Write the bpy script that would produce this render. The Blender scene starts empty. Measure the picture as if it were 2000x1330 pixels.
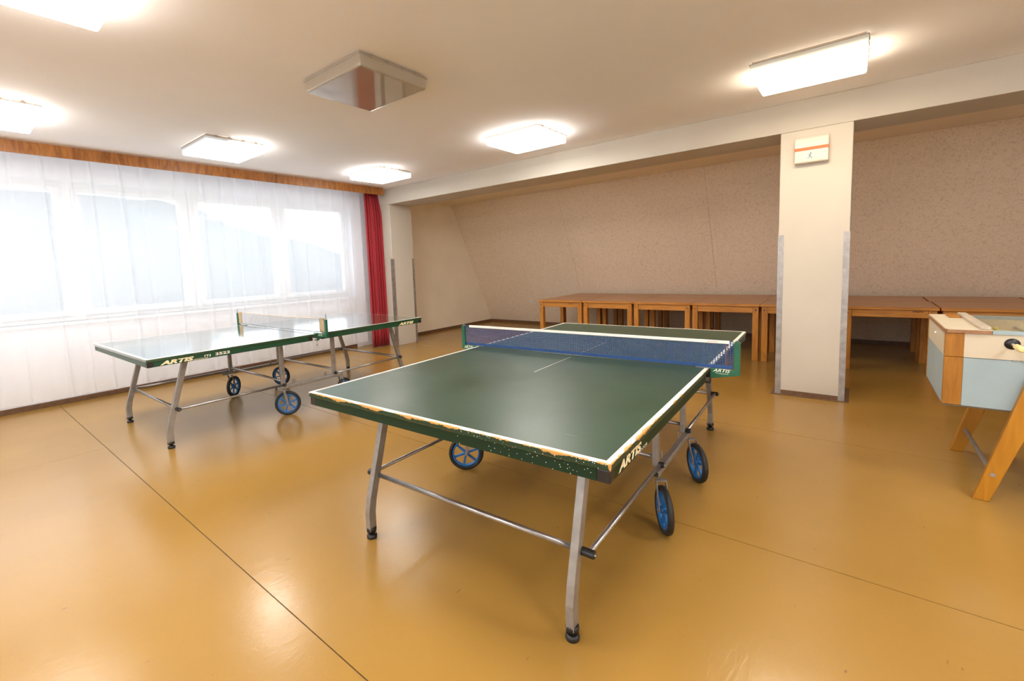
import bpy, bmesh, math, random
from mathutils import Matrix, Vector
from math import sin, cos, pi, radians as RAD

random.seed(7)
S = bpy.context.scene
COL = S.collection

# ------------------------------------------------------------------ camera, world, light, exposure
cam_d = bpy.data.cameras.new('camera')
cam = bpy.data.objects.new('camera', cam_d)
COL.objects.link(cam)
S.camera = cam
YAW, PITCH, ROLL = 0.6926, 0.0947, -0.0399
f_ = Vector((-sin(YAW) * cos(PITCH), cos(YAW) * cos(PITCH), -sin(PITCH)))
r_ = Vector((cos(YAW), sin(YAW), 0))
u_ = r_.cross(f_)
r2 = cos(ROLL) * r_ + sin(ROLL) * u_
u2 = -sin(ROLL) * r_ + cos(ROLL) * u_
M = Matrix((r2, u2, -f_)).transposed().to_4x4()
M.translation = Vector((0, 0, 1.3437))
cam.matrix_world = M
cam_d.sensor_width = 36
cam_d.lens = 888.96 / 2000 * 36
cam_d.shift_x = (1000 - 935.7) / 2000
cam_d.shift_y = (602.55 - 665) / 2000
cam_d.clip_start = 0.02
cam_d.clip_end = 500

S.view_settings.view_transform = 'Standard'
S.view_settings.look = 'None'
S.view_settings.exposure = 1.4
S.view_settings.gamma = 1.0
S.view_settings.use_curve_mapping = False
try:
    S.cycles.use_denoising = True
    S.cycles.max_bounces = 10
    S.cycles.diffuse_bounces = 6
    S.cycles.glossy_bounces = 4
    S.cycles.transparent_max_bounces = 16
    S.cycles.sample_clamp_indirect = 20
    S.cycles.caustics_reflective = False
    S.cycles.caustics_refractive = False
except Exception:
    pass

SKY = 1.5            # overcast daylight
LAMP = 12.6           # glow of the ceiling lamp shades
w = bpy.data.worlds.new('overcast_sky')
S.world = w
w.use_nodes = True
bg = w.node_tree.nodes['Background']
bg.inputs[0].default_value = (0.86, 0.93, 1.0, 1)
bg.inputs[1].default_value = SKY

# daylight guide in front of the window ribbon (a sampling portal for the sky)
pd = bpy.data.lights.new('window_daylight', 'AREA')
pd.shape = 'RECTANGLE'
pd.size = 1.6
pd.size_y = 8.0
pd.cycles.is_portal = True
po = bpy.data.objects.new('window_daylight', pd)
COL.objects.link(po)
po.location = (-7.06, 1.0, 1.67)
po.rotation_euler = (0, RAD(-90), 0)
# and one for the rear windows, which are added behind the viewer for daylight
pd2 = bpy.data.lights.new('added_window_daylight', 'AREA')
pd2.shape = 'RECTANGLE'
pd2.size = 6.2
pd2.size_y = 1.4
pd2.cycles.is_portal = True
po2 = bpy.data.objects.new('added_window_daylight', pd2)
COL.objects.link(po2)
po2.location = (-1.0, -2.78, 1.75)
po2.rotation_euler = (RAD(90), 0, 0)

# ------------------------------------------------------------------ materials
def mat(name):
    m = bpy.data.materials.new(name)
    m.use_nodes = True
    nt = m.node_tree
    b = nt.nodes['Principled BSDF']
    return m, nt, b

def N(nt, typ, **kw):
    n = nt.nodes.new(typ)
    for k, v in kw.items():
        setattr(n, k, v)
    return n

def plain(name, c, rough=0.6, metal=0.0, spec=0.5, var=0.08, scale=6.0, bump=0.0, bscale=80.0):
    m, nt, b = mat(name)
    b.inputs['Roughness'].default_value = rough
    b.inputs['Metallic'].default_value = metal
    b.inputs['Specular IOR Level'].default_value = spec
    tc = N(nt, 'ShaderNodeTexCoord')
    nz = N(nt, 'ShaderNodeTexNoise')
    nz.inputs['Scale'].default_value = scale
    nz.inputs['Detail'].default_value = 4
    nt.links.new(tc.outputs['Object'], nz.inputs['Vector'])
    cr = N(nt, 'ShaderNodeValToRGB')
    cr.color_ramp.elements[0].position = 0.3
    cr.color_ramp.elements[1].position = 0.7
    cr.color_ramp.elements[0].color = tuple(x * (1 - var) for x in c) + (1,)
    cr.color_ramp.elements[1].color = tuple(min(1, x * (1 + var)) for x in c) + (1,)
    nt.links.new(nz.outputs['Fac'], cr.inputs['Fac'])
    nt.links.new(cr.outputs['Color'], b.inputs['Base Color'])
    if bump:
        n2 = N(nt, 'ShaderNodeTexNoise')
        n2.inputs['Scale'].default_value = bscale
        nt.links.new(tc.outputs['Object'], n2.inputs['Vector'])
        bp = N(nt, 'ShaderNodeBump')
        bp.inputs['Strength'].default_value = bump
        bp.inputs['Distance'].default_value = 0.01
        nt.links.new(n2.outputs['Fac'], bp.inputs['Height'])
        nt.links.new(bp.outputs['Normal'], b.inputs['Normal'])
    return m

def wood(name, c1, c2, axis='Z', rough=0.4, scale=14.0, stretch=10.0, spec=0.5):
    m, nt, b = mat(name)
    b.inputs['Roughness'].default_value = rough
    b.inputs['Specular IOR Level'].default_value = spec
    tc = N(nt, 'ShaderNodeTexCoord')
    mp = N(nt, 'ShaderNodeMapping')
    sc = [scale] * 3
    sc['XYZ'.index(axis)] = scale / stretch
    mp.inputs['Scale'].default_value = sc
    oi = N(nt, 'ShaderNodeObjectInfo')
    nt.links.new(tc.outputs['Object'], mp.inputs['Vector'])
    mul = N(nt, 'ShaderNodeMath', operation='MULTIPLY')
    mul.inputs[1].default_value = 40
    nt.links.new(oi.outputs['Random'], mul.inputs[0])
    add = N(nt, 'ShaderNodeVectorMath', operation='ADD')
    nt.links.new(mp.outputs['Vector'], add.inputs[0])
    nt.links.new(mul.outputs[0], add.inputs[1])
    nz = N(nt, 'ShaderNodeTexNoise')
    nz.inputs['Scale'].default_value = 2.2
    nz.inputs['Detail'].default_value = 7
    nz.inputs['Distortion'].default_value = 1.2
    nt.links.new(add.outputs[0], nz.inputs['Vector'])
    cr = N(nt, 'ShaderNodeValToRGB')
    cr.color_ramp.elements[0].position = 0.35
    cr.color_ramp.elements[1].position = 0.68
    cr.color_ramp.elements[0].color = c1 + (1,)
    cr.color_ramp.elements[1].color = c2 + (1,)
    nt.links.new(nz.outputs['Fac'], cr.inputs['Fac'])
    nt.links.new(cr.outputs['Color'], b.inputs['Base Color'])
    return m

MAT = {}
MAT['ceiling'] = plain('ceiling_paint', (0.94, 0.925, 0.945), 0.9, var=0.02, scale=1.2, spec=0.2)
MAT['wall'] = plain('wall_paint', (0.59, 0.545, 0.475), 0.85, var=0.03, scale=2.0, bump=0.05, spec=0.2)
MAT['coolwall'] = plain('cool_white_paint', (0.82, 0.85, 0.88), 0.8, var=0.02, spec=0.2)
MAT['alcove'] = plain('alcove_paint', (0.90, 0.82, 0.68), 0.85, var=0.04, scale=1.5, bump=0.05, spec=0.2)
MAT['white'] = plain('white_plastic', (0.80, 0.80, 0.80), 0.4, var=0.01)
MAT['whitewall'] = plain('white_wall_paint', (0.86, 0.87, 0.92), 0.8, var=0.02, spec=0.2)
MAT['skirting'] = plain('brown_skirting', (0.16, 0.085, 0.045), 0.45, var=0.2, scale=20)
MAT['chrome'] = plain('worn_aluminium', (0.40, 0.38, 0.37), 0.45, metal=0.7, var=0.18, scale=18)
MAT['steel'] = plain('grey_metal_paint', (0.33, 0.315, 0.30), 0.42, metal=0.55, var=0.12, scale=25)
MAT['rod'] = plain('bare_steel_rod', (0.40, 0.39, 0.39), 0.3, metal=0.85, var=0.12, scale=30)
MAT['black'] = plain('black_plastic', (0.012, 0.011, 0.012), 0.4, var=0.2)
MAT['rubber'] = plain('black_rubber', (0.014, 0.013, 0.013), 0.55, var=0.2, scale=30)
MAT['bluerim'] = plain('blue_plastic', (0.012, 0.14, 0.42), 0.35, var=0.08)
MAT['green'] = plain('green_enamel', (0.012, 0.105, 0.055), 0.35, var=0.15, scale=15)
MAT['cream'] = plain('cream_laminate', (0.62, 0.55, 0.42), 0.4, var=0.02)
MAT['ltblue'] = plain('light_blue_laminate', (0.33, 0.43, 0.47), 0.35, var=0.04)
MAT['cloth'] = plain('cream_cloth', (0.72, 0.60, 0.40), 0.9, var=0.15, scale=40)
MAT['tape'] = plain('white_net_tape', (0.82, 0.78, 0.70), 0.8, var=0.03, scale=30)
MAT['lamp_base'] = plain('lamp_base_and_gap_shadow', (0.42, 0.35, 0.28), 0.5, var=0.03)  # brown tone also paints the gap shadow round the shades
MAT['letter'] = plain('cream_lettering', (0.80, 0.70, 0.45), 0.6, var=0.1, scale=60)
MAT['whiteletter'] = plain('white_lettering', (0.80, 0.80, 0.72), 0.6, var=0.1, scale=60)
MAT['redletter'] = plain('red_lettering', (0.55, 0.03, 0.02), 0.6, var=0.05)
MAT['stamp'] = plain('brown_stamp_ink', (0.10, 0.03, 0.01), 0.7, var=0.1)
MAT['orange'] = plain('orange_red_stripe', (0.80, 0.13, 0.03), 0.5, var=0.03)
MAT['sign_blue'] = plain('blue_pictogram', (0.10, 0.28, 0.42), 0.5, var=0.03)
MAT['pine_z'] = wood('honey_pine_upright', (0.37, 0.135, 0.014), (0.58, 0.245, 0.032), 'Z')
MAT['pine_x'] = wood('honey_pine_lengthwise', (0.39, 0.145, 0.015), (0.58, 0.245, 0.032), 'X')
MAT['pine_y'] = wood('honey_pine_crosswise', (0.39, 0.145, 0.015), (0.58, 0.245, 0.032), 'Y')
MAT['top_brown'] = wood('brown_veneer', (0.44, 0.215, 0.085), (0.54, 0.28, 0.12), 'X', rough=0.33, scale=9, stretch=14)
MAT['pelmet'] = wood('pelmet_veneer', (0.27, 0.095, 0.018), (0.50, 0.20, 0.040), 'Z', rough=0.4, scale=10, stretch=5)
MAT['edging'] = wood('brown_edging', (0.27, 0.13, 0.06), (0.38, 0.20, 0.10), 'Y', rough=0.45)
MAT['barwood'] = wood('whitewashed_batten', (0.42, 0.36, 0.28), (0.58, 0.50, 0.40), 'Y', rough=0.5)
MAT['post_wood'] = wood('oak_post', (0.31, 0.122, 0.012), (0.42, 0.175, 0.019), 'Z', rough=0.4, scale=22)
MAT['leg_wood'] = wood('ochre_leg_wood', (0.40, 0.165, 0.010), (0.49, 0.215, 0.015), 'Z', rough=0.4, scale=10)
MAT['field'] = plain('tan_playfield', (0.48, 0.37, 0.22), 0.4, var=0.1, scale=3)
MAT['inner'] = plain('tan_inner_wall', (0.62, 0.50, 0.34), 0.5, var=0.06, scale=4)
MAT['fig_y'] = plain('yellow_figure', (0.70, 0.52, 0.06), 0.5)
MAT['fig_d'] = plain('dark_figure', (0.10, 0.075, 0.05), 0.5)
MAT['handle_y'] = plain('pale_yellow_handle', (0.78, 0.66, 0.30), 0.4, var=0.03)
MAT['hill'] = plain('haze_tinted_hillside', (0.155, 0.172, 0.18), 1.0, var=0.10, scale=0.15, spec=0.0)  # distance haze mixed into the hill colour as a pale tone
MAT['ground'] = plain('pale_ground', (0.66, 0.68, 0.68), 1.0, var=0.1, scale=0.2, spec=0.0)
MAT['dirty'] = plain('gap_dark', (0.05, 0.035, 0.025), 0.8)

# floor lino
def floor_material():
    m, nt, b = mat('ochre_linoleum')
    tc = N(nt, 'ShaderNodeTexCoord')
    geo = N(nt, 'ShaderNodeNewGeometry')
    n1 = N(nt, 'ShaderNodeTexNoise')
    n1.inputs['Scale'].default_value = 0.9
    n1.inputs['Detail'].default_value = 5
    nt.links.new(geo.outputs['Position'], n1.inputs['Vector'])
    cr = N(nt, 'ShaderNodeValToRGB')
    cr.color_ramp.elements[0].position = 0.3
    cr.color_ramp.elements[1].position = 0.75
    cr.color_ramp.elements[0].color = (0.312, 0.172, 0.037, 1)
    cr.color_ramp.elements[1].color = (0.362, 0.204, 0.047, 1)
    nt.links.new(n1.outputs['Fac'], cr.inputs['Fac'])
    # short flecks running along the sheets
    mp = N(nt, 'ShaderNodeMapping')
    mp.inputs['Scale'].default_value = (10, 110, 1)
    nt.links.new(geo.outputs['Position'], mp.inputs['Vector'])
    n2 = N(nt, 'ShaderNodeTexNoise')
    n2.inputs['Scale'].default_value = 1.6
    n2.inputs['Detail'].default_value = 3
    nt.links.new(mp.outputs['Vector'], n2.inputs['Vector'])
    c2 = N(nt, 'ShaderNodeValToRGB')
    c2.color_ramp.elements[0].position = 0.70
    c2.color_ramp.elements[1].position = 0.80
    nt.links.new(n2.outputs['Fac'], c2.inputs['Fac'])
    mx = N(nt, 'ShaderNodeMixRGB')
    mx.blend_type = 'MIX'
    mx.inputs['Color2'].default_value = (0.66, 0.40, 0.15, 1)
    ml = N(nt, 'ShaderNodeMath', operation='MULTIPLY')
    ml.inputs[1].default_value = 0.12
    nt.links.new(c2.outputs['Color'], ml.inputs[0])
    nt.links.new(ml.outputs[0], mx.inputs['Fac'])
    nt.links.new(cr.outputs['Color'], mx.inputs['Color1'])
    # dark scuffs, rare
    mp3 = N(nt, 'ShaderNodeMapping')
    mp3.inputs['Scale'].default_value = (30, 7, 1)
    mp3.inputs['Rotation'].default_value = (0, 0, 0.6)
    nt.links.new(geo.outputs['Position'], mp3.inputs['Vector'])
    n3 = N(nt, 'ShaderNodeTexNoise')
    n3.inputs['Scale'].default_value = 1.9
    n3.inputs['Detail'].default_value = 2
    nt.links.new(mp3.outputs['Vector'], n3.inputs['Vector'])
    c3 = N(nt, 'ShaderNodeValToRGB')
    c3.color_ramp.elements[0].position = 0.735
    c3.color_ramp.elements[1].position = 0.79
    nt.links.new(n3.outputs['Fac'], c3.inputs['Fac'])
    m3 = N(nt, 'ShaderNodeMixRGB')
    m3.inputs['Color2'].default_value = (0.10, 0.05, 0.03, 1)
    l3 = N(nt, 'ShaderNodeMath', operation='MULTIPLY')
    l3.inputs[1].default_value = 0.6
    nt.links.new(c3.outputs['Color'], l3.inputs[0])
    nt.links.new(l3.outputs[0], m3.inputs['Fac'])
    nt.links.new(mx.outputs['Color'], m3.inputs['Color1'])
    nt.links.new(m3.outputs['Color'], b.inputs['Base Color'])
    # worn and polished patches
    n4 = N(nt, 'ShaderNodeTexNoise')
    n4.inputs['Scale'].default_value = 1.3
    n4.inputs['Detail'].default_value = 6
    nt.links.new(geo.outputs['Position'], n4.inputs['Vector'])
    mr = N(nt, 'ShaderNodeMapRange')
    mr.inputs['From Min'].default_value = 0.3
    mr.inputs['From Max'].default_value = 0.7
    mr.inputs['To Min'].default_value = 0.185
    mr.inputs['To Max'].default_value = 0.262
    nt.links.new(n4.outputs['Fac'], mr.inputs['Value'])
    nt.links.new(mr.outputs['Result'], b.inputs['Roughness'])
    # scratches in the polish
    mp5 = N(nt, 'ShaderNodeMapping')
    mp5.inputs['Scale'].default_value = (30, 12, 1)
    mp5.inputs['Rotation'].default_value = (0, 0, -0.7)
    nt.links.new(geo.outputs['Position'], mp5.inputs['Vector'])
    n5 = N(nt, 'ShaderNodeTexNoise')
    n5.inputs['Scale'].default_value = 1.5
    n5.inputs['Detail'].default_value = 5
    n5.inputs['Distortion'].default_value = 1.5
    nt.links.new(mp5.outputs['Vector'], n5.inputs['Vector'])
    bp = N(nt, 'ShaderNodeBump')
    bp.inputs['Strength'].default_value = 0.13
    bp.inputs['Distance'].default_value = 0.004
    nt.links.new(n5.outputs['Fac'], bp.inputs['Height'])
    nt.links.new(bp.outputs['Normal'], b.inputs['Normal'])
    b.inputs['Specular IOR Level'].default_value = 0.44
    return m
MAT['floor'] = floor_material()

# mottled wallpaper of the sloping wall
def wallpaper():
    m, nt, b = mat('mottled_wallpaper')
    geo = N(nt, 'ShaderNodeNewGeometry')
    n1 = N(nt, 'ShaderNodeTexNoise')
    n1.inputs['Scale'].default_value = 38
    n1.inputs['Detail'].default_value = 6
    n1.inputs['Distortion'].default_value = 1.5
    nt.links.new(geo.outputs['Position'], n1.inputs['Vector'])
    cr = N(nt, 'ShaderNodeValToRGB')
    cr.color_ramp.elements[0].position = 0.30
    cr.color_ramp.elements[1].position = 0.52
    cr.color_ramp.elements[0].color = (0.73, 0.59, 0.445, 1)
    cr.color_ramp.elements[1].color = (0.91, 0.78, 0.62, 1)
    nt.links.new(n1.outputs['Fac'], cr.inputs['Fac'])
    n2 = N(nt, 'ShaderNodeTexNoise')
    n2.inputs['Scale'].default_value = 1.1
    nt.links.new(geo.outputs['Position'], n2.inputs['Vector'])
    mx = N(nt, 'ShaderNodeMixRGB')
    mx.blend_type = 'MULTIPLY'
    c2 = N(nt, 'ShaderNodeValToRGB')
    c2.color_ramp.elements[0].color = (0.86, 0.85, 0.84, 1)
    c2.color_ramp.elements[1].color = (1, 1, 1, 1)
    nt.links.new(n2.outputs['Fac'], c2.inputs['Fac'])
    mx.inputs['Fac'].default_value = 1
    nt.links.new(cr.outputs['Color'], mx.inputs['Color1'])
    nt.links.new(c2.outputs['Color'], mx.inputs['Color2'])
    nt.links.new(mx.outputs['Color'], b.inputs['Base Color'])
    b.inputs['Roughness'].default_value = 0.85
    b.inputs['Specular IOR Level'].default_value = 0.2
    bp = N(nt, 'ShaderNodeBump')
    bp.inputs['Strength'].default_value = 0.25
    bp.inputs['Distance'].default_value = 0.004
    nt.links.new(n1.outputs['Fac'], bp.inputs['Height'])
    nt.links.new(bp.outputs['Normal'], b.inputs['Normal'])
    return m
MAT['paper'] = wallpaper()

# sheer curtain
def sheer():
    m = bpy.data.materials.new('white_sheer_fabric')
    m.use_nodes = True
    nt = m.node_tree
    nt.nodes.clear()
    out = N(nt, 'ShaderNodeOutputMaterial')
    tr = N(nt, 'ShaderNodeBsdfTransparent')
    tl = N(nt, 'ShaderNodeBsdfTranslucent')
    df = N(nt, 'ShaderNodeBsdfDiffuse')
    tl.inputs['Color'].default_value = (0.92, 0.95, 1.0, 1)
    df.inputs['Color'].default_value = (0.92, 0.95, 1.0, 1)
    m1 = N(nt, 'ShaderNodeMixShader')
    m1.inputs[0].default_value = 0.60
    nt.links.new(tl.outputs[0], m1.inputs[1])
    nt.links.new(df.outputs[0], m1.inputs[2])
    m2 = N(nt, 'ShaderNodeMixShader')
    lw = N(nt, 'ShaderNodeLayerWeight')
    lw.inputs['Blend'].default_value = 0.35
    mr = N(nt, 'ShaderNodeMapRange')
    mr.inputs['To Min'].default_value = 0.50
    mr.inputs['To Max'].default_value = 0.80
    nt.links.new(lw.outputs['Facing'], mr.inputs['Value'])
    nt.links.new(mr.outputs['Result'], m2.inputs[0])
    nt.links.new(tr.outputs[0], m2.inputs[1])
    nt.links.new(m1.outputs[0], m2.inputs[2])
    nt.links.new(m2.outputs[0], out.inputs[0])
    return m
MAT['sheer'] = sheer()

def red_cloth():
    m, nt, b = mat('red_curtain_fabric')
    tc = N(nt, 'ShaderNodeTexCoord')
    sp = N(nt, 'ShaderNodeSeparateXYZ')
    nt.links.new(tc.outputs['UV'], sp.inputs[0])
    # a band of pale dashes down the middle of the cloth
    a = N(nt, 'ShaderNodeMath', operation='COMPARE')
    a.inputs[1].default_value = 0.50
    a.inputs[2].default_value = 0.075
    nt.links.new(sp.outputs['X'], a.inputs[0])
    k = N(nt, 'ShaderNodeMath', operation='MULTIPLY')
    k.inputs[1].default_value = 62
    nt.links.new(sp.outputs['Y'], k.inputs[0])
    fr = N(nt, 'ShaderNodeMath', operation='FRACT')
    nt.links.new(k.outputs[0], fr.inputs[0])
    gt = N(nt, 'ShaderNodeMath', operation='GREATER_THAN')
    gt.inputs[1].default_value = 0.5
    nt.links.new(fr.outputs[0], gt.inputs[0])
    mu = N(nt, 'ShaderNodeMath', operation='MULTIPLY')
    nt.links.new(a.outputs[0], mu.inputs[0])
    nt.links.new(gt.outputs[0], mu.inputs[1])
    mu2 = N(nt, 'ShaderNodeMath', operation='MULTIPLY')
    mu2.inputs[1].default_value = 0.5
    nt.links.new(mu.outputs[0], mu2.inputs[0])
    nz = N(nt, 'ShaderNodeTexNoise')
    nz.inputs['Scale'].default_value = 60
    nt.links.new(tc.outputs['Object'], nz.inputs['Vector'])
    cr = N(nt, 'ShaderNodeValToRGB')
    cr.color_ramp.elements[0].color = (0.29, 0.004, 0.012, 1)
    cr.color_ramp.elements[1].color = (0.40, 0.010, 0.022, 1)
    nt.links.new(nz.outputs['Fac'], cr.inputs['Fac'])
    mx = N(nt, 'ShaderNodeMixRGB')
    mx.inputs['Color2'].default_value = (0.60, 0.20, 0.26, 1)
    nt.links.new(mu2.outputs[0], mx.inputs['Fac'])
    nt.links.new(cr.outputs['Color'], mx.inputs['Color1'])
    nt.links.new(mx.outputs['Color'], b.inputs['Base Color'])
    b.inputs['Roughness'].default_value = 0.7
    b.inputs['Sheen Weight'].default_value = 0.2
    return m
MAT['red'] = red_cloth()

def glass(name, tint=(1, 1, 1), ior=1.45, rough=0.0):
    m = bpy.data.materials.new(name)
    m.use_nodes = True
    nt = m.node_tree
    nt.nodes.clear()
    out = N(nt, 'ShaderNodeOutputMaterial')
    tr = N(nt, 'ShaderNodeBsdfTransparent')
    tr.inputs['Color'].default_value = tint + (1,)
    g = N(nt, 'ShaderNodeBsdfGlossy')
    g.inputs['Roughness'].default_value = rough
    fr = N(nt, 'ShaderNodeFresnel')
    fr.inputs['IOR'].default_value = ior
    mx = N(nt, 'ShaderNodeMixShader')
    ge = N(nt, 'ShaderNodeNewGeometry')
    inv = N(nt, 'ShaderNodeMath', operation='SUBTRACT')
    inv.inputs[0].default_value = 1.0
    nt.links.new(ge.outputs['Backfacing'], inv.inputs[1])
    ff = N(nt, 'ShaderNodeMath', operation='MULTIPLY')
    nt.links.new(fr.outputs[0], ff.inputs[0])
    nt.links.new(inv.outputs[0], ff.inputs[1])
    nt.links.new(ff.outputs[0], mx.inputs[0])
    nt.links.new(tr.outputs[0], mx.inputs[1])
    nt.links.new(g.outputs[0], mx.inputs[2])
    nt.links.new(mx.outputs[0], out.inputs[0])
    return m
MAT['pane'] = glass('window_glass')
MAT['tglass'] = glass('green_edged_glass', (0.97, 0.99, 0.96), 1.2)

# lamp shade, lit by tubes inside: tube positions decide where it glows most
def lit_shade(name, tubes, width=0.16, lo=0.5, hi=1.0, stain=0.0):
    m = bpy.data.materials.new(name)
    m.use_nodes = True
    nt = m.node_tree
    nt.nodes.clear()
    out = N(nt, 'ShaderNodeOutputMaterial')
    em = N(nt, 'ShaderNodeEmission')
    tc = N(nt, 'ShaderNodeTexCoord')
    sp = N(nt, 'ShaderNodeSeparateXYZ')
    nt.links.new(tc.outputs['Object'], sp.inputs[0])
    last = None
    for ty in tubes:
        s = N(nt, 'ShaderNodeMath', operation='SUBTRACT')
        s.inputs[1].default_value = ty
        nt.links.new(sp.outputs['Y'], s.inputs[0])
        a = N(nt, 'ShaderNodeMath', operation='ABSOLUTE')
        nt.links.new(s.outputs[0], a.inputs[0])
        if last is None:
            last = a
        else:
            mn = N(nt, 'ShaderNodeMath', operation='MINIMUM')
            nt.links.new(last.outputs[0], mn.inputs[0])
            nt.links.new(a.outputs[0], mn.inputs[1])
            last = mn
    mr = N(nt, 'ShaderNodeMapRange')
    mr.interpolation_type = 'SMOOTHSTEP'
    mr.inputs['From Min'].default_value = width * 0.35
    mr.inputs['From Max'].default_value = width * 1.6
    mr.inputs['To Min'].default_value = LAMP * hi
    mr.inputs['To Max'].default_value = LAMP * lo
    nt.links.new(last.outputs[0], mr.inputs['Value'])
    em.inputs['Color'].default_value = (1.0, 0.955, 0.89, 1)
    if stain:
        nz = N(nt, 'ShaderNodeTexNoise')
        nz.inputs['Scale'].default_value = 7
        nt.links.new(tc.outputs['Object'], nz.inputs['Vector'])
        cr = N(nt, 'ShaderNodeValToRGB')
        cr.color_ramp.elements[0].color = (1.0, 0.74, 0.42, 1)
        cr.color_ramp.elements[1].color = (1.0, 0.93, 0.82, 1)
        nt.links.new(nz.outputs['Fac'], cr.inputs['Fac'])
        nt.links.new(cr.outputs['Color'], em.inputs['Color'])
    sd = N(nt, 'ShaderNodeMapRange')
    sd.interpolation_type = 'SMOOTHSTEP'
    sd.inputs['From Min'].default_value = -.094
    sd.inputs['From Max'].default_value = -.030
    sd.inputs['To Min'].default_value = 1.0
    sd.inputs['To Max'].default_value = 0.15
    nt.links.new(sp.outputs['Z'], sd.inputs['Value'])
    mm = N(nt, 'ShaderNodeMath', operation='MULTIPLY')
    nt.links.new(mr.outputs['Result'], mm.inputs[0])
    nt.links.new(sd.outputs['Result'], mm.inputs[1])
    nt.links.new(mm.outputs[0], em.inputs['Strength'])
    nt.links.new(em.outputs[0], out.inputs[0])
    return m
MAT['shade_full'] = lit_shade('lit_lamp_shade', [-0.14, 0.14])
MAT['shade_rear'] = lit_shade('half_lit_lamp_shade_near_tube', [0.16], 0.17, 0.12, 1.0)
MAT['shade_front'] = lit_shade('half_lit_lamp_shade_far_tube', [-0.14], 0.17, 0.16, 1.0)
MAT['shade_stain'] = lit_shade('stained_lit_lamp_shade', [0.02, 0.15], 0.12, 0.12, 1.0, stain=1.0)

def off_shade():
    m, nt, b = mat('unlit_grey_acrylic_shade')
    b.inputs['Base Color'].default_value = (0.50, 0.44, 0.36, 1)
    b.inputs['Roughness'].default_value = 0.06
    b.inputs['Specular IOR Level'].default_value = 1.0
    b.inputs['Coat Weight'].default_value = 1.0
    b.inputs['Coat IOR'].default_value = 1.9
    b.inputs['Coat Roughness'].default_value = 0.03
    out = nt.nodes['Material Output']
    tr = N(nt, 'ShaderNodeBsdfTransparent')
    tr.inputs['Color'].default_value = (0.92, 0.88, 0.80, 1)
    mx = N(nt, 'ShaderNodeMixShader')
    mx.inputs[0].default_value = 0.80
    nt.links.new(tr.outputs[0], mx.inputs[1])
    nt.links.new(b.outputs[0], mx.inputs[2])
    nt.links.new(mx.outputs[0], out.inputs[0])
    return m
MAT['shade_off'] = off_shade()

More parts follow.
